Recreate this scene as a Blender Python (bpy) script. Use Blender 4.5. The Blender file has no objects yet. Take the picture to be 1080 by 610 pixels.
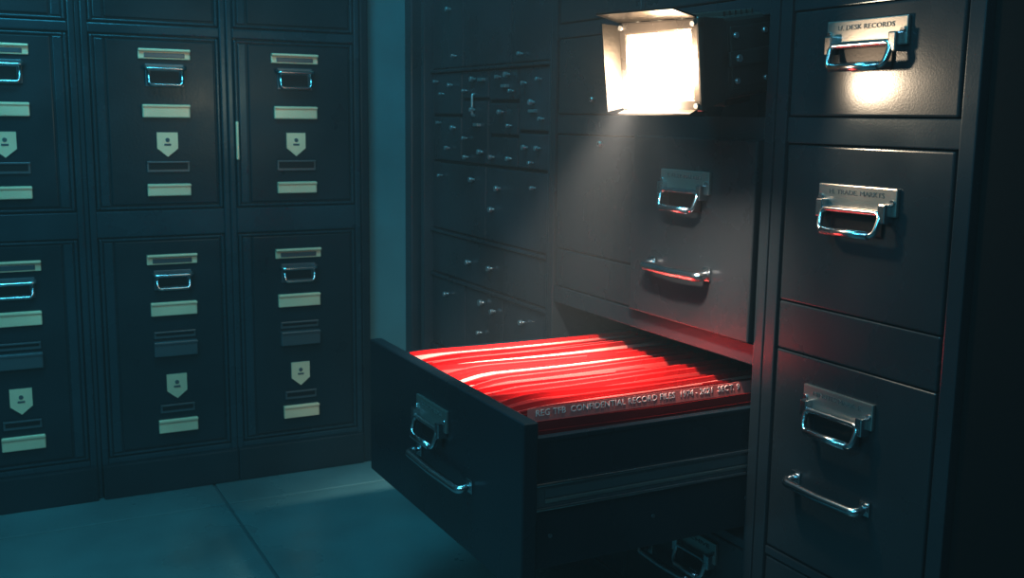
import bpy, bmesh, math, random
from mathutils import Vector, Matrix
random.seed(7)
S=1.45      # metres per modelling unit
H=0.853     # eye height in modelling units
def P(x,y,z): return Vector((x*S,y*S,(z+H)*S))
sc=bpy.context.scene
# ------------------------------------------------------------------ materials
def mat(name,col,rough=.4,metal=0.,bump=.0,bscale=60,rvar=.0,cvar=.0,emit=None,estr=0,spec=.5,cscale=4,coat=0):
    m=bpy.data.materials.new(name);m.use_nodes=True
    nt=m.node_tree;b=nt.nodes['Principled BSDF']
    b.inputs['Base Color'].default_value=(*col,1);b.inputs['Roughness'].default_value=rough
    b.inputs['Metallic'].default_value=metal;b.inputs['Specular IOR Level'].default_value=spec
    b.inputs['Coat Weight'].default_value=coat;b.inputs['Coat Roughness'].default_value=.2
    tc=nt.nodes.new('ShaderNodeTexCoord')
    if rvar or cvar:
        n=nt.nodes.new('ShaderNodeTexNoise');n.inputs['Scale'].default_value=cscale;n.inputs['Detail'].default_value=6
        nt.links.new(tc.outputs['Object'],n.inputs['Vector'])
        if rvar:
            mr=nt.nodes.new('ShaderNodeMapRange');mr.inputs[1].default_value=.3;mr.inputs[2].default_value=.7
            mr.inputs[3].default_value=max(.03,rough-rvar);mr.inputs[4].default_value=rough+rvar
            nt.links.new(n.outputs['Fac'],mr.inputs[0]);nt.links.new(mr.outputs[0],b.inputs['Roughness'])
        if cvar:
            cr=nt.nodes.new('ShaderNodeValToRGB')
            cr.color_ramp.elements[0].position=.3;cr.color_ramp.elements[1].position=.72
            cr.color_ramp.elements[0].color=(*[c*(1-cvar) for c in col],1)
            cr.color_ramp.elements[1].color=(*[c*(1+cvar) for c in col],1)
            nt.links.new(n.outputs['Fac'],cr.inputs[0]);nt.links.new(cr.outputs[0],b.inputs['Base Color'])
    if bump:
        n2=nt.nodes.new('ShaderNodeTexNoise');n2.inputs['Scale'].default_value=bscale;n2.inputs['Detail'].default_value=3
        nt.links.new(tc.outputs['Object'],n2.inputs['Vector'])
        bp=nt.nodes.new('ShaderNodeBump');bp.inputs['Strength'].default_value=bump;bp.inputs['Distance'].default_value=.002
        nt.links.new(n2.outputs['Fac'],bp.inputs['Height']);nt.links.new(bp.outputs[0],b.inputs['Normal'])
    if emit:
        b.inputs['Emission Color'].default_value=(*emit,1);b.inputs['Emission Strength'].default_value=estr
    return m
M_GREY=mat('grey_enamelled_steel',(.052,.060,.069),.28,.5,.05,250,.05,.12)
M_GREYF=mat('grey_steel_frame',(.046,.060,.072),.25,.5,.06,250,.05,.1)
M_DARK=mat('old_dark_steel',(.054,.066,.080),.30,.45,.2,60,.08,.3)
M_BLUE=mat('teal_black_enamel',(.011,.031,.041),.33,.3,.15,120,.08,.2)
M_BLUEF=mat('teal_black_frame',(.022,.060,.078),.27,.35,.15,120,.08,.2)
M_DRAWER=mat('drawer_blue_black_steel',(.018,.036,.048),.30,.4,.08,250,.06,.12)
M_BLACK=mat('matte_black_metal',(.014,.014,.016),.42,.3,.1,200)
M_LAMP=mat('lamp_body_gunmetal',(.11,.10,.094),.30,.65,.15,120,.08,.2)
M_FLAP=mat('barn_door_black_steel',(.018,.016,.014),.38,.5,.15,120,.08,.2)
M_VOID=mat('painted_interior_shade',(.008,.009,.011),.8)  # near-black colour put in for the shade in cavities and behind drawer fronts
M_CHROME=mat('satin_polished_steel',(.62,.62,.64),.25,1.,.05,400,.05)
M_PLATE=mat('brushed_nickel_plate',(.46,.44,.42),.36,.85,.1,400,.08)
M_KNOB=mat('worn_knob_metal',(.50,.52,.54),.35,.8,.1,200)
M_CREAM=mat('ivory_label_metal',(.92,.66,.45),.38,.2,.1,200,.05,.15)
M_SLOT=mat('grey_slot_metal',(.17,.20,.22),.35,.7,.1,200)
M_RAIL=mat('zinc_slide_steel',(.26,.30,.32),.28,.8,.1,200)
M_INK=mat('engraved_ink',(.11,.11,.11),.6)
M_RED=mat('red_folder_card',(.30,.004,.006),.34,0,.12,120,.05,.2,spec=.5,coat=.4)
M_RED2=mat('bright_red_folder_card',(.60,.016,.018),.30,0,.12,120,.05,.15,spec=.5,coat=.6)
M_PINK=mat('highlight_red_folder_card',(.82,.085,.080),.34,0,.12,120,.05,.15,spec=.5,coat=.5)  # paler red leaves, highlight streaks put into the card colour
M_PAPER=mat('highlight_pink_paper',(.95,.34,.30),.5,0,.1,150)  # folder contents, pale edges double as painted light streaks between folders
M_LABEL=mat('printed_tab_strip',(.85,.22,.20),.5)
M_TXT=mat('white_print',(.98,.80,.75),.6)
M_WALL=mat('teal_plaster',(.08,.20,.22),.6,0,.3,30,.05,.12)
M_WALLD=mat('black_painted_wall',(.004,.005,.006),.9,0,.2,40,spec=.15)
M_CEIL=mat('dark_ceiling',(.05,.07,.08),.8,0,.2,30)
M_FLOOR=mat('polished_concrete_slab',(.10,.20,.21),.32,0,.25,35,.12,.28,cscale=2.2)
M_JOINT=mat('slab_joint_filler',(.05,.10,.11),.6)
M_GLASS=mat('lit_lamp_glass',(1,.9,.7),.3,0,emit=(1,.90,.74),estr=30)
M_REFL=mat('lamp_reflector',(.36,.30,.22),.35,.7)
# ------------------------------------------------------------------ builders
def empty(name,loc=(0,0,0),rot=(0,0,0)):
    e=bpy.data.objects.new(name,None);e.empty_display_size=.1
    sc.collection.objects.link(e);e.location=loc;e.rotation_euler=rot;return e
class B:
    def __init__(s,name,parent=None,local=False):
        s.name=name;s.parent=parent;s.local=local;s.bm=bmesh.new();s.mats=[]
    def p(s,v):
        return Vector((v[0]*S,v[1]*S,v[2]*S)) if s.local else P(*v)
    def mi(s,m):
        if m not in s.mats:s.mats.append(m)
        return s.mats.index(m)
    def box(s,x0,x1,y0,y1,z0,z1,m,bev=.002,seg=2):
        a=s.p((min(x0,x1),min(y0,y1),min(z0,z1)));c=s.p((max(x0,x1),max(y0,y1),max(z0,z1)))
        i=s.mi(m);vs=[]
        for k in range(8):
            vs.append(s.bm.verts.new((c.x if k&1 else a.x,c.y if k&2 else a.y,c.z if k&4 else a.z)))
        fs=[]
        for f in((0,2,3,1),(4,5,7,6),(0,1,5,4),(2,6,7,3),(0,4,6,2),(1,3,7,5)):
            fc=s.bm.faces.new([vs[j] for j in f]);fc.material_index=i;fs.append(fc)
        bv=min(bev*S,min(c.x-a.x,c.y-a.y,c.z-a.z)*.45)
        if bv>0:
            es=list({e for f in fs for e in f.edges})
            r=bmesh.ops.bevel(s.bm,geom=es,offset=bv,segments=seg,profile=.6,affect='EDGES',clamp_overlap=True)
            for f in r['faces']:f.material_index=i
    def quad(s,pts,th,m):
        # thin plate through 3D points, thickened along its normal
        q=[s.p(v) for v in pts];n=(q[1]-q[0]).cross(q[2]-q[0]).normalized()*th*S;i=s.mi(m)
        a=[s.bm.verts.new(v) for v in q];b=[s.bm.verts.new(v+n) for v in q];k=len(q)
        for f in [a[::-1],b]+[[a[j],a[(j+1)%k],b[(j+1)%k],b[j]] for j in range(k)]:
            fc=s.bm.faces.new(f);fc.material_index=i
    def tube(s,pts,r,m,fil=.0,seg=10,flat=1.,closed=False,up=None):
        q=[s.p(v) for v in pts];r*=S;fil*=S
        if fil>0:
            o=[];n=len(q)
            for k in range(n):
                if not closed and k in(0,n-1):o.append(q[k]);continue
                a,b,c=q[k-1],q[k],q[(k+1)%n]
                d1=min(fil,(a-b).length*.48);d2=min(fil,(c-b).length*.48)
                s1=b+(a-b).normalized()*d1;s2=b+(c-b).normalized()*d2
                for t in(0,.2,.4,.6,.8,1):
                    o.append(s1*(1-t)**2+b*2*t*(1-t)+s2*t*t)
            q=o
        n=len(q);rings=[];i=s.mi(m);prev=None
        for k in range(n):
            if closed:t=(q[(k+1)%n]-q[k-1]).normalized()
            else:t=(q[min(k+1,n-1)]-q[max(k-1,0)]).normalized()
            if prev is None:
                u=Vector(up) if up else (Vector((0,0,1)) if abs(t.z)<.9 else Vector((1,0,0)))
            else:u=prev
            u=(u-t*u.dot(t)).normalized();prev=u;w=t.cross(u)
            rings.append([s.bm.verts.new(q[k]+u*math.cos(2*math.pi*j/seg)*r+w*math.sin(2*math.pi*j/seg)*r*flat) for j in range(seg)])
        for k in range(n if closed else n-1):
            A,Bq=rings[k],rings[(k+1)%n]
            for j in range(seg):
                f=s.bm.faces.new((A[j],A[(j+1)%seg],Bq[(j+1)%seg],Bq[j]));f.material_index=i;f.smooth=True
        if not closed:
            for R in(rings[0][::-1],rings[-1]):
                f=s.bm.faces.new(R);f.material_index=i
    def done(s,solid=0):
        bmesh.ops.recalc_face_normals(s.bm,faces=s.bm.faces)
        me=bpy.data.meshes.new(s.name);s.bm.to_mesh(me);s.bm.free()
        for m in s.mats:me.materials.append(m)
        o=bpy.data.objects.new(s.name,me);sc.collection.objects.link(o)
        if s.parent:o.parent=s.parent
        return o
def text(body,size,loc,face,m,parent,width=None,name='engraved_text'):
    cu=bpy.data.curves.new(name,'FONT');cu.body=body;cu.size=size*S;cu.align_x='CENTER';cu.align_y='CENTER';cu.extrude=.0004
    cu.resolution_u=2
    t=bpy.data.objects.new('tmp',cu);sc.collection.objects.link(t)
    bpy.context.view_layer.update()
    me=bpy.data.meshes.new_from_object(t);bpy.data.objects.remove(t)
    if width:
        w=max(v.co.x for v in me.vertices)-min(v.co.x for v in me.vertices)
        k=width*S/w
        for v in me.vertices:v.co.x*=k
    me.materials.clear();me.materials.append(m)
    o=bpy.data.objects.new(name,me);sc.collection.objects.link(o)
    o.location=P(*loc)
    o.rotation_euler=(math.radians(90),0,math.radians({'-X':-90,'-Y':0}[face]));o.parent=parent
    return o
# ------------------------------------------------------------------ hardware facing -X
def label_pull(parent,f,yc,zt,w=.13,txt='RECORDS FILE 27',n=''):
    b=B('label_handle'+n,parent);h=.034
    b.box(f-.005,f,yc-w/2,yc+w/2,zt-h,zt,M_PLATE,.0015)
    for sy in(-1,1):
        b.tube([(f-.005,yc+sy*w*.455,zt-h*.5),(f-.0075,yc+sy*w*.455,zt-h*.5)],.0035,M_CHROME)
        # ear lugs carrying the bail
        b.box(f-.016,f,yc+sy*w*.40-.006,yc+sy*w*.40+.006,zt-h-.008,zt-h*.55,M_CHROME,.002)
    # card window under the plate
    b.box(f-.003,f,yc-w*.33,yc+w*.33,zt-h-.026,zt-h,M_BLACK,.001)
    # swinging bail (rounded rectangular ring)
    y0,y1=yc-w*.38,yc+w*.38
    b.tube([(f-.012,y0,zt-h*.9),(f-.020,y0+.003,zt-h-.024),(f-.020,y1-.003,zt-h-.024),(f-.012,y1,zt-h*.9)],.0038,M_CHROME,fil=.010,closed=True,seg=12)
    b.tube([(f-.021,y0+.010,zt-h-.024),(f-.021,y1-.010,zt-h-.024)],.0052,M_CHROME,seg=12)
    b.done()
    text(txt,.0085,(f-.0053,yc,zt-h*.28),'-X',M_INK,parent,width=w*.70)
def bar_pull(parent,f,y0,y1,z,n='',r=.0062):
    b=B('bar_handle'+n,parent)
    b.tube([(f,y0+.008,z+.004),(f-.020,y0+.004,z),(f-.022,(y0+y1)/2,z-.001),(f-.020,y1-.004,z),(f,y1-.008,z+.004)],r,M_CHROME,fil=.010,seg=14)
    b.box(f-.003,f,y0-.001,y0+.016,z-.007,z+.013,M_CHROME,.001)
    b.box(f-.003,f,y1-.016,y1+.001,z-.007,z+.013,M_CHROME,.001)
    b.done()
def front(parent,n,y0,y1,z0,z1,f=.988,m=None,th=.018):
    b=B('drawer_front_%s'%n,parent);m=m or M_GREY
    b.box(f,f+th,y0,y1,z0,z1,m,.003,3);return b.done()
def lock(parent,f,y,z,r=.005):
    b=B('lock_barrel',parent)
    b.tube([(f+.001,y,z),(f-.006,y,z)],r,M_PLATE,seg=16);b.tube([(f-.006,y,z),(f-.007,y,z)],r*.45,M_BLACK,seg=12);b.done()
TOP=.76
def shell(parent,y0,y1,pt,shelves,fx,m,mid=None):
    """hollow carcass: side panels, shelves, back, plinth"""
    b=B('carcass',parent)
    b.box(fx,1.46,y0,y0+pt,-H,TOP,m,.002);b.box(fx,1.46,y1-pt,y1,-H,TOP,m,.002)
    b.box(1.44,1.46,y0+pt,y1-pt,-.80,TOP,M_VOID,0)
    b.box(fx,1.46,y0+pt,y1-pt,TOP-.015,TOP,m,.002)
    b.box(1.02,1.44,y0+pt,y1-pt,-H,-.80,m,.001)
    for a,c in shelves:b.box(fx+.003,1.44,y0+pt,y1-pt,a,c,m,.0015)
    if mid:
        for (y,za,zb) in mid:b.box(fx+.004,1.44,y-.006,y+.006,za,zb,m,.001)
    b.done()
# ================================================================== right-hand column
c1=empty('filing_cabinet')
shell(c1,.800,1.124,.022,[(-.813,-.80),(-.6135,-.6015),(-.031,.003),(.1405,.165),(.452,.462)],.984,M_GREYF)
yA,yB=.829,1.101
for i,(a,b_) in enumerate([(-.798,-.616),(-.599,-.3125),(-.311,-.2455),(-.244,-.033),(.0045,.1395),(.167,.45),(.464,.742)]):
    front(c1,i+1,yA,yB,a,b_,m=M_GREY)
label_pull(c1,.988,.970,.122,txt='U. DESK RECORDS',n='_1')
label_pull(c1,.988,.968,-.080,txt='M. TRADE. MARKTS',n='_2')
label_pull(c1,.988,.978,-.348,w=.122,txt='MINUTES MARK. R',n='_3')
bar_pull(c1,.988,.915,1.055,-.487,'_1')
label_pull(c1,.988,.968,-.655,txt='MINUTES 1981',n='_4')
label_pull(c1,.988,.968,.40,txt='INDEX A - C',n='_5')
# ================================================================== middle cabinet, with the pulled-out drawer
c2=empty('filing_cabinet.001')
shell(c2,1.126,1.745,.020,[(-.813,-.80),(-.626,-.612),(-.348,-.317),(-.031,.003),(.1405,.165),(.452,.462)],.984,M_GREYF,
      mid=[(1.4555,-.80,-.626),(1.4555,-.317,-.031),(1.4555,.003,.1405),(1.4555,.165,.452)])
for i,(y0,y1,a,b_,f) in enumerate([(1.461,1.722,-.798,-.629,.988),(1.149,1.450,-.798,-.629,.988),
    (1.461,1.722,-.3155,-.2455,.988),(1.461,1.722,-.2435,-.033,.988),(1.149,1.453,-.3155,-.029,.976),
    (1.461,1.722,.0045,.1395,.988),(1.461,1.722,.167,.45,.988),(1.149,1.450,.167,.45,.988),(1.149,1.722,.464,.742,.988)]):
    front(c2,i+1,y0,y1,a,b_,f,th=.030 if f<.98 else .018)
label_pull(c2,.976,1.306,-.078,w=.122,txt='T. FRIER-MARKEN',n='_1')
bar_pull(c2,.976,1.238,1.392,-.232,'_1',r=.0072)
label_pull(c2,.988,1.256,-.640,w=.10,txt='ARCHIVE',n='_2');bar_pull(c2,.988,1.255,1.39,-.715,'_2')
lock(c2,.988,1.571,-.046);lock(c2,.988,1.60,.03,.004)
# pulled-out drawer
DX=.611
b=B('open_drawer_box',c2)
b.box(DX,DX+.022,1.137,1.706,-.620,-.385,M_DRAWER,.003,3)
b.box(DX+.022,1.14,1.152,1.160,-.592,-.413,M_DRAWER,.0015)
b.box(DX+.022,1.14,1.688,1.696,-.592,-.413,M_DRAWER,.0015)
b.box(DX+.022,1.14,1.160,1.688,-.592,-.584,M_DRAWER,.0005)
b.box(1.13,1.14,1.160,1.688,-.584,-.43,M_DRAWER,.0005)
b.box(DX+.022,1.14,1.1495,1.1625,-.417,-.411,M_DRAWER,.001)   # rolled lip, near
b.box(DX+.022,1.14,1.6855,1.6985,-.417,-.411,M_DRAWER,.001)   # rolled lip, far
b.done()
b=B('drawer_slide',c2)
for s,yo in((1,1.152),(-1,1.696)):
    b.box(DX+.024,1.10,yo,yo-s*.0015,-.510,-.472,M_RAIL,.0003)
    b.box(DX+.024,1.10,yo,yo-s*.0060,-.4765,-.472,M_CHROME,.0014,3)
    b.box(DX+.024,1.10,yo,yo-s*.0060,-.510,-.5055,M_CHROME,.0014,3)
    b.box(DX+.040,1.20,yo-s*.0015,yo-s*.0052,-.5000,-.4950,M_PLATE,.0014,3)
    b.box(DX+.040,1.20,yo-s*.0015,yo-s*.0032,-.4935,-.482,M_RAIL,.0006)
for i in (0,3,6):
    b.tube([(DX+.05+i*.055,1.1505,-.548),(DX+.05+i*.055,1.1525,-.548)],.003,M_SLOT,seg=10)
b.done()
label_pull(c2,DX,1.425,-.428,w=.115,txt='RECORDS',n='_3')
bar_pull(c2,DX,1.285,1.485,-.520,'_3',r=.0062)
# ---- hanging folders
b=B('red_file_folders')
def sheet(x0,x1,zb,z0,z1,ya,yb,bow,ph,m,th=.0007,dip=.0):
    """one folder leaf: top edge runs from (x0,ya,z0) to (x1,yb,z1), gently bowed, leaning"""
    n=18;i=b.mi(m);rows=[]
    def top(u):
        yy=ya+(yb-ya)*u+bow*math.sin(math.pi*u*1.2+ph)
        zz=z0+(z1-z0)*u-dip*max(0,(.18-u)/.18)**2+.0008*math.sin(7*u+ph)
        return yy,zz
    ym=(ya+yb)/2
    for t in(0,.4,.75,1.):
        row=[]
        for k in range(n+1):
            u=k/n;yy,zz=top(u)
            row.append((x0+(x1-x0)*u,ym+.003+(yy-ym-.003)*t**1.5,zb+(zz-zb)*t))
        rows.append(row)
    V=[[b.bm.verts.new(P(*c)) for c in r] for r in rows];W=[[b.bm.verts.new(P(c[0],c[1]+th,c[2])) for c in r] for r in rows]
    def f(l):
        fc=b.bm.faces.new(l);fc.material_index=i;fc.smooth=False
    for r in range(3):
        for k in range(n):
            f((V[r][k],V[r][k+1],V[r+1][k+1],V[r+1][k]));f((W[r][k],W[r+1][k],W[r+1][k+1],W[r][k+1]))
    for k in range(n):f((V[3][k],V[3][k+1],W[3][k+1],W[3][k]))
    for r in range(3):
        f((V[r][0],V[r+1][0],W[r+1][0],W[r][0]));f((V[r][n],W[r][n],W[r+1][n],V[r+1][n]))
y=1.176;k=0
XA,XB=.640,1.10
while y<1.625:
    x0=XA+random.uniform(0,.005)
    sk=random.uniform(-.012,.008);z0=-.393+random.uniform(-.009,.007);z1=-.391+random.uniform(-.008,.005)
    ph=random.uniform(0,3);bow=random.uniform(-.002,.004);gap=random.uniform(.016,.024);dip=random.uniform(0,.016)
    if k==0:z0=z1=-.4015;sk=0;bow=.001;dip=0;gap=.015
    if k==1:z0=z1=-.394;sk=0;bow=0;dip=0;gap=.022
    mA=M_RED if k<2 else random.choice([M_RED,M_RED2,M_RED2])
    # front leaf (lower), contents, back leaf (higher)
    dz=.010 if k<2 else .017
    sheet(x0,XB,-.58,z0-dz,z1-dz,y,y+sk,bow,ph,M_RED,dip=dip)
    if k>1:
        for j in range(random.choice([1,1,2])):
            q=.0055+.0020*j
            sheet(x0+.004,XB-.01,-.578,z0-.0065+.0012*j,z1-.0065+random.uniform(-.002,.001),y+q,y+sk+q,bow,ph,random.choice([M_PAPER,M_PINK]),th=.0008,dip=dip)
    # broad back leaf with a thick folded upper edge
    sheet(x0,XB,-.58,z0,z1,y+.0098,y+sk+.0098,bow,ph,mA,dip=dip,th=.0014)
    if k>2 and k%2==0:
        sheet(x0+.002,XB,-.58,z0+.0012,z1+.0006,y+.0114,y+sk+.0114,bow,ph,M_PINK,dip=dip,th=.0008)
    if k in(3,6,9,13,17):      # short index tab
        u=random.choice([.12,.3,.55,.72]);xa=x0+(XB-x0)*u
        b.quad([(xa,y+.0092+sk*u,z0-.004),(xa+.06,y+.0092+sk*u,z0-.004),(xa+.057,y+.0090+sk*u,z0+.004),(xa+.003,y+.0090+sk*u,z0+.004)],.0008,M_RED2)
    y+=gap;k+=1
# printed index strip hooked over the second folder
b.quad([(.650,1.1995,-.405),(1.03,1.1995,-.405),(1.03,1.1995,-.386),(.650,1.1995,-.386)],.0005,M_LABEL)
fo=b.done()
text('REG TFB  CONFIDENTIAL RECORD FILES  1974 - 2021  SECT. 9',.0125,(.835,1.1988,-.3935),'-Y',M_TXT,fo,width=.345,name='tab_print')
# ================================================================== far old parts cabinet
c3=empty('small_drawer_cabinet')
b=B('carcass',c3)
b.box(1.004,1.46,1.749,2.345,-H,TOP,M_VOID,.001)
b.box(.990,1.010,1.749,1.762,-H,TOP,M_DARK,.002);b.box(.975,1.010,2.332,2.352,-H,TOP,M_DARK,.002)
for a,c in((-.853,-.80),(-.5585,-.5485),(-.3795,-.3725),(-.2735,-.267),(.0965,.103),(.285,.292),(TOP-.02,TOP)):
    b.box(.990,1.010,1.762,2.332,a,c,M_DARK,.0015)
b.done()
def cell(n,y0,y1,z0,z1,knobs,pad=.0022):
    b=B('drawer_face_%d'%n,c3)
    b.box(.996,1.008,y0+pad,y1-pad,z0+pad,z1-pad,M_DARK,.003,2)
    for (ky,kz,r) in knobs:
        yy=y0+(y1-y0)*ky;zz=z0+(z1-z0)*kz;r*=.9
        b.tube([(.999,yy,zz),(.990,yy,zz)],r*.5,M_KNOB,seg=8)
        b.tube([(.990,yy,zz),(.988,yy,zz),(.984,yy,zz),(.983,yy,zz)],r,M_KNOB,seg=12)
    b.done()
cells=[]
for (a,c) in((.292,.50),(.51,.73)):
    for (p,q) in((1.764,1.95),(1.952,2.14),(2.142,2.33)):cells.append((p,q,a,c,[(.5,.5,.006)]))
for (p,q,kn) in((1.764,1.93,[(.4,.72,.005),(.7,.1,.004)]),(1.932,2.16,[(.5,.9,.005)]),(2.162,2.33,[(.4,.72,.006),(.2,.15,.004)])):
    cells.append((p,q,.103,.285,kn))
# cluster of little drawers
cells+=[(1.764,1.895,-.03,.0955,[(.3,.8,.004),(.5,.45,.006),(.75,.75,.004),(.2,.2,.004)]),(1.764,1.895,-.105,-.032,[(.3,.6,.0055),(.7,.6,.0055),(.5,.2,.004)]),
 (1.897,2.03,.03,.0955,[(.3,.8,.006),(.6,.75,.004),(.15,.3,.004)]),(1.897,2.03,-.04,.028,[(.2,.3,.004),(.5,.7,.0055)]),(1.897,2.03,-.105,-.042,[(.2,.3,.005),(.8,.3,.005)]),
 (2.032,2.165,.035,.0955,[(.5,.7,.006),(.8,.3,.004)]),(2.032,2.165,-.105,.033,[(.2,.2,.006),(.5,.85,.005),(.8,.4,.004),(.75,.1,.005)]),
 (2.167,2.33,.0,.0955,[(.3,.7,.005),(.6,.5,.0035),(.8,.8,.004)]),(2.167,2.33,-.105,-.002,[(.2,.75,.006),(.4,.3,.005),(.7,.85,.0035)])]
cells+=[(1.764,2.04,-.266,-.107,[(.76,.73,.0065),(.86,.44,.0065),(.2,.8,.004)]),(2.042,2.33,-.266,-.107,[(.2,.80,.006),(.8,.8,.004)])]
cells+=[(1.764,2.33,-.372,-.2745,[(.43,.5,.0065),(.62,.5,.0065)])]
cells+=[(1.764,1.95,-.548,-.38,[(.5,.8,.006)]),(1.952,2.14,-.548,-.38,[(.2,.8,.006),(.5,.86,.008),(.55,.45,.005)]),(2.142,2.33,-.548,-.38,[(.5,.8,.006)])]
cells+=[(1.764,2.04,-.798,-.5585,[(.5,.7,.007)]),(2.042,2.33,-.798,-.5585,[(.5,.7,.007)])]
for i,cc in enumerate(cells):cell(i+1,*cc)
b=B('pull_ring',c3)
for (y,z) in((1.83,.01),(1.95,.06),(2.08,-.02),(2.06,.075)):
    b.box(.988,.998,y-.012,y+.012,z-.003,z+.003,M_KNOB,.001)
b.tube([(.998,2.10,.0),(.99,2.10,.0),(.99,2.10,.045),(.998,2.10,.045)],.003,M_KNOB,fil=.005)
b.done()
# ================================================================== back bank of lockers
YF=2.41
def fit_stack(par,xc,tag):
    def mk(n):return B(n+tag,par)
    b=mk('label_fittings');F=YF-.003
    def bar(z0,z1,w=.1,m=M_CREAM,d=.010):
        b.box(xc-w/2,xc+w/2,F-d,F,z0,z1,m,.003,3)
        b.box(xc-w/2,xc+w/2,F-d-.003,F-d+.001,z1-.006,z1-.001,m,.001)
    def topbar(z0,z1):
        b.box(xc-.054,xc+.054,F-.006,F,z0,z1,M_CREAM,.002);b.box(xc-.054,xc+.054,F-.013,F,z1-.006,z1,M_CREAM,.002)
        b.box(xc-.042,xc+.042,F-.0075,F,z0+.0035,z1-.009,M_SLOT,.001)
    def pull(z0,z1):
        b.box(xc-.040,xc+.040,F-.004,F,z0,z1,M_SLOT,.001);b.box(xc-.030,xc+.030,F-.005,F,z0+.008,z1-.014,M_BLACK,.0008)
        b.tube([(xc-.042,F-.006,z1-.006),(xc-.040,F-.020,z1-.010),(xc+.040,F-.020,z1-.010),(xc+.042,F-.006,z1-.006)],.004,M_CHROME,fil=.008)
        b.tube([(xc-.036,F-.008,z1-.008),(xc-.034,F-.016,z0+.004),(xc+.034,F-.016,z0+.004),(xc+.036,F-.008,z1-.008)],.0035,M_CHROME,fil=.008)
    def shield(z0,z1,w=.044):
        p=[(xc-w/2,F,z1),(xc-w/2,F,z0+.018),(xc,F,z0),(xc+w/2,F,z0+.018),(xc+w/2,F,z1)]
        b.quad(p,.005,M_CREAM)
        zc=(z0+z1)/2+.006
        b.box(xc-.007,xc+.007,F-.0062,F-.004,zc-.008,zc-.004,M_INK,.0004);b.tube([(xc,F-.004,zc+.004),(xc,F-.0062,zc+.004)],.0045,M_INK,seg=12)
    def slot(z0,z1,w=.09):
        b.box(xc-w/2,xc+w/2,F-.005,F,z0,z1,M_SLOT,.001);b.box(xc-w/2+.004,xc+w/2-.004,F-.006,F,z0+.006,z1-.004,M_BLACK,.0005)
        b.box(xc-w/2,xc+w/2,F-.009,F,z1-.004,z1,M_SLOT,.001)
    topbar(.110,.132);pull(.052,.100);bar(-.014,.015);shield(-.098,-.045);slot(-.131,-.107);bar(-.183,-.156,.092)
    topbar(-.334,-.311);pull(-.391,-.347);bar(-.449,-.418);slot(-.500,-.484);bar(-.540,-.506,.094,M_SLOT,.016);shield(-.640,-.584);slot(-.672,-.652,.075);bar(-.718,-.687,.086)
    b.done()
def locker(x0,x1,xc,tag,side):
    e=empty('storage_locker')
    b=B('frame',e)
    b.box(x0-.014,x1+.014,YF+.012,YF+.33,-H,TOP,M_BLUE,.002)
    b.box(x0-.0135,x0,YF-.006,YF+.013,-H,TOP,M_BLUEF,.003);b.box(x1,x1+.0135,YF-.006,YF+.013,-H,TOP,M_BLUEF,.003)
    for a,c in((-.775,-.762),(-.270,-.214),(.161,.181),(TOP-.02,TOP)):
        b.box(x0,x1,YF-.005,YF+.013,a,c,M_BLUEF,.0025)
    b.box(x0-.0135,x1+.0135,YF-.016,YF+.013,-.853,-.775,M_BLUE,.004)
    b.done()
    for j,(a,c) in enumerate(((-.761,-.271),(-.213,.160),(.182,TOP-.021))):
        b=B('door_%d'%(j+1),e)
        b.box(x0+.002,x1-.002,YF+.002,YF+.013,a+.002,c-.002,M_BLUE,.002)
        l=.006
        i0,i1=(x0+.034,x1-.012) if side>0 else (x0+.012,x1-.034)
        b.box(i0,i1,YF-.003,YF+.003,a+.012,c-.010,M_BLUE,.0035,3)
        b.box(x0+.003,x0+.003+l,YF-.006,YF+.003,a+.003,c-.003,M_BLUEF,.002)
        b.box(x1-.003-l,x1-.003,YF-.006,YF+.003,a+.003,c-.003,M_BLUEF,.002)
        b.box(x0+.010,x1-.010,YF-.005,YF+.003,c-.0075,c-.003,M_BLUEF,.0015)
        b.box(x0+.010,x1-.010,YF-.005,YF+.003,a+.003,a+.0075,M_BLUEF,.0015)
        xs=(x0+.012,x0+.030) if side>0 else (x1-.030,x1-.012)
        b.box(xs[0],xs[1],YF-.003,YF+.003,a+.010,c-.010,M_BLUEF,.002)
        b.done()
    fit_stack(e,xc,tag)
    return e
locker(-1.22,-.94,-1.08,'_a',1);locker(-.91,-.64,-.77,'_a',1);locker(-.61,-.34,-.47,'_a',1);locker(-.31,-.090,-.19,'_a',1)
locker(-.062,.212,.082,'_a',-1)
locker(.250,.520,.402,'_a',1)
e=locker(.548,.828,.687,'_a',1)
b=B('side_latch',e);b.box(.5495,.5555,YF-.014,YF-.005,-.105,-.02,M_CREAM,.002);b.done()
b=B('trim_1');b.box(.2265,.2355,YF+.0,YF+.3,-H,TOP,M_BLUEF,.002);b.done()
b=B('trim_2');b.box(.8425,.862,YF-.010,YF+.3,-H,TOP,M_BLUE,.003);b.done()
# ================================================================== room shell
b=B('pillar');b.box(.864,1.0,YF+.02,YF+.34,-H,1.2,M_WALL,.004);b.box(.965,.9995,YF-.02,YF+.02,-H,1.2,M_DARK,.004)
b.done()
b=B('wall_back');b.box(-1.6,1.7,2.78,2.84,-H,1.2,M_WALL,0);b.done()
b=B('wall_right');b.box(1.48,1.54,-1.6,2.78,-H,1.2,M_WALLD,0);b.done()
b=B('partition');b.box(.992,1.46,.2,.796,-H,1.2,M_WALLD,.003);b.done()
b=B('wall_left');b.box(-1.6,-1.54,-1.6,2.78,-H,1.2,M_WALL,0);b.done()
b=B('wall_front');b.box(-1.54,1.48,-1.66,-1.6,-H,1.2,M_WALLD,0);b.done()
b=B('ceiling');b.box(-1.6,1.54,-1.66,2.84,1.2,1.25,M_CEIL,0);b.done()
b=B('floor')
b.box(-1.6,1.54,-1.66,2.84,-H-.05,-H-.004,M_JOINT,0)
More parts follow.
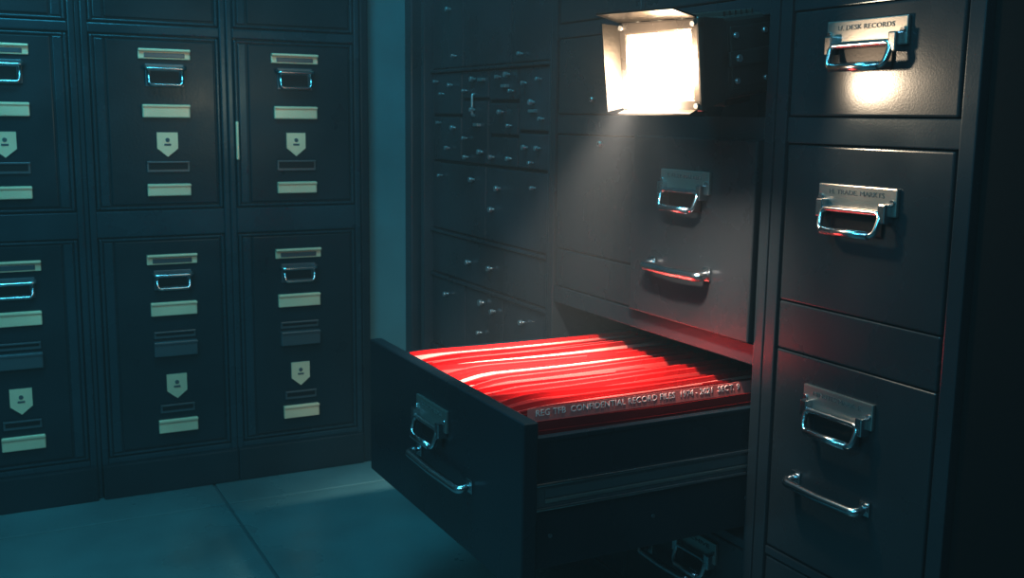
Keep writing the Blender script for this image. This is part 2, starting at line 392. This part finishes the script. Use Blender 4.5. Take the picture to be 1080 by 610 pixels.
xs=[-1.6,-.925,-.225,.475,1.175,1.54];ys=[-1.66,-.543,.157,.857,1.557,2.257,2.84]
for i in range(len(xs)-1):
    for j in range(len(ys)-1):
        b.box(xs[i]+.0028,xs[i+1]-.0028,ys[j]+.0028,ys[j+1]-.0028,-H-.01,-H,M_FLOOR,.002)
b.done()
# ================================================================== flood lamp
LP=P(.868,1.188,.0735)
lamp=empty('floodlight',LP,(0,math.radians(-8),math.radians(16)))
b=B('housing',lamp,True)
b.box(.024,.138,-.058,.056,-.054,.056,M_LAMP,.012,4)
b.box(.036,.134,-.0600,-.054,-.040,.042,M_LAMP,.002)      # access panel on the side
for i in range(6):b.box(.036+i*.013,.041+i*.013,-.048,.048,.052,.062,M_LAMP,.001)
b.box(.06,.12,-.03,.03,-.066,-.052,M_BLACK,.002)           # foot block on the shelf
def frustum(b,xa,ya,za,xb,yb,zb,m,th=.003):
    A=[(xa,-ya,-za),(xa,ya,-za),(xa,ya,za),(xa,-ya,za)];C=[(xb,-yb,-zb),(xb,yb,-zb),(xb,yb,zb),(xb,-yb,zb)]
    for k in range(4):b.quad([A[k],A[(k+1)%4],C[(k+1)%4],C[k]],th,m)
frustum(b,-.036,.064,.056,.032,.054,.050,M_LAMP)
for (y0,y1,z0,z1) in((-.068,.068,.042,.060),(-.068,.068,-.060,-.042),(-.068,-.053,-.056,.056),(.053,.068,-.056,.056)):
    b.box(-.044,-.032,y0,y1,z0,z1,M_LAMP,.004,3)
for y,z in((-.060,.052),(.060,.052),(-.060,-.052),(.060,-.052)):b.tube([(-.044,y,z),(-.048,y,z)],.0035,M_KNOB,seg=8)
b.done()
b=B('reflector',lamp,True);frustum(b,-.034,.0535,.0425,-.012,.047,.036,M_REFL,.001);b.done()
b=B('glass',lamp,True);b.box(-.016,-.012,-.0475,.0475,-.0365,.0365,M_GLASS,.001);b.done()
b=B('barn_doors',lamp,True)
b.quad([(-.044,-.064,.059),(-.044,.066,.059),(-.076,.076,.072),(-.076,-.052,.072)],.0025,M_FLAP)
b.quad([(-.044,-.060,-.059),(-.044,.062,-.059),(-.058,.064,-.063),(-.058,-.058,-.063)],.0025,M_FLAP)
b.quad([(-.044,.066,-.055),(-.044,.066,.055),(-.064,.078,.060),(-.064,.078,-.058)],.0025,M_FLAP)
for y in(-.04,0,.04):b.tube([(-.042,y-.012,.062),(-.042,y+.012,.062)],.0035,M_SLOT,seg=8)
for z in(-.03,.03):b.tube([(-.044,.069,z-.010),(-.044,.069,z+.010)],.003,M_SLOT,seg=8)
b.done()
b=B('yoke',lamp,True)
b.box(.026,.140,-.0655,-.061,-.010,.010,M_LAMP,.002);b.box(.026,.140,.058,.063,-.010,.010,M_LAMP,.002)
b.box(.138,.144,-.0655,.063,-.03,.03,M_LAMP,.002)
for x,z,r in((.042,0,.005),(.044,.030,.004),(.044,-.030,.004),(.112,.032,.004),(.112,-.032,.004)):
    y0=-.0655 if z==0 else -.060
    b.tube([(x,y0+.002,z),(x,y0-.004,z)],r,M_KNOB,seg=10)
b.done()
# ================================================================== lights
def light(kind,name,loc,energy,col,size=.1,tgt=None,sy=None,**kw):
    l=bpy.data.lights.new(name,kind);l.energy=energy;l.color=col
    if kind=='AREA':
        l.size=size
        if sy:l.shape='RECTANGLE';l.size_y=sy
    else:l.shadow_soft_size=size
    for k_,v in kw.items():setattr(l,k_,v)
    o=bpy.data.objects.new(name,l);sc.collection.objects.link(o);o.location=loc
    if tgt is not None:o.rotation_euler=(Vector(tgt)-Vector(loc)).to_track_quat('-Z','Y').to_euler()
    return o
WARM=(1,.74,.50)
light('POINT','floodlight_spill',P(.778,1.168,.055),9,WARM,.025)
light('SPOT','floodlight_wash',P(.778,1.168,.055),72,(1,.84,.70),.03,P(1.0,1.36,-.20),spot_size=math.radians(106),spot_blend=.9)
light('SPOT','floodlight_beam',P(.785,1.17,.055),230,(1,.88,.78),.02,P(.80,1.46,-.42),spot_size=math.radians(46),spot_blend=1.0)
TEAL=(.085,.58,.76)
light('AREA','ceiling_lamp_teal',P(.15,1.35,1.15),48,TEAL,1.2,P(.15,1.6,-H),sy=.8)
light('AREA','locker_fill_teal',P(-.9,.5,.75),35,TEAL,1.0,P(.4,2.41,-.2),sy=.6)  # unseen fill light, added to brighten the back lockers
light('AREA','cabinet_fill_blue',P(-.2,-.2,1.1),22,(.30,.70,.95),.9,P(1.0,1.2,-.2),sy=.9)  # unseen bluish fill, added to lift the right-hand cabinets
w=bpy.data.worlds.new('World');sc.world=w;w.use_nodes=True
w.node_tree.nodes['Background'].inputs[0].default_value=(.02,.06,.08,1);w.node_tree.nodes['Background'].inputs[1].default_value=.4
vs=w.node_tree.nodes.new('ShaderNodeVolumeScatter');vs.inputs['Density'].default_value=.028;vs.inputs['Anisotropy'].default_value=.0
w.node_tree.links.new(vs.outputs[0],w.node_tree.nodes['World Output'].inputs['Volume'])
# ================================================================== camera
f,p,h,r=1114.5,math.radians(9.31),math.radians(27.5),math.radians(-.75)
F=Vector((math.sin(h)*math.cos(p),math.cos(h)*math.cos(p),-math.sin(p)))
R0=Vector((math.cos(h),-math.sin(h),0));D0=F.cross(R0)
Rv=R0*math.cos(r)+D0*math.sin(r);Dv=-R0*math.sin(r)+D0*math.cos(r)
cam=bpy.data.cameras.new('camera');co=bpy.data.objects.new('camera',cam);sc.collection.objects.link(co)
cam.sensor_width=36;cam.lens=36*f/1080;cam.clip_start=.02
cam.dof.use_dof=True;cam.dof.focus_distance=2.0;cam.dof.aperture_fstop=8
m=Matrix.Identity(4)
for i in range(3):m[i][0]=Rv[i];m[i][1]=-Dv[i];m[i][2]=-F[i]
m.translation=P(0,0,0);co.matrix_world=m
sc.camera=co
sc.view_settings.view_transform='Standard'
sc.view_settings.gamma=.78
sc.view_settings.exposure=.30
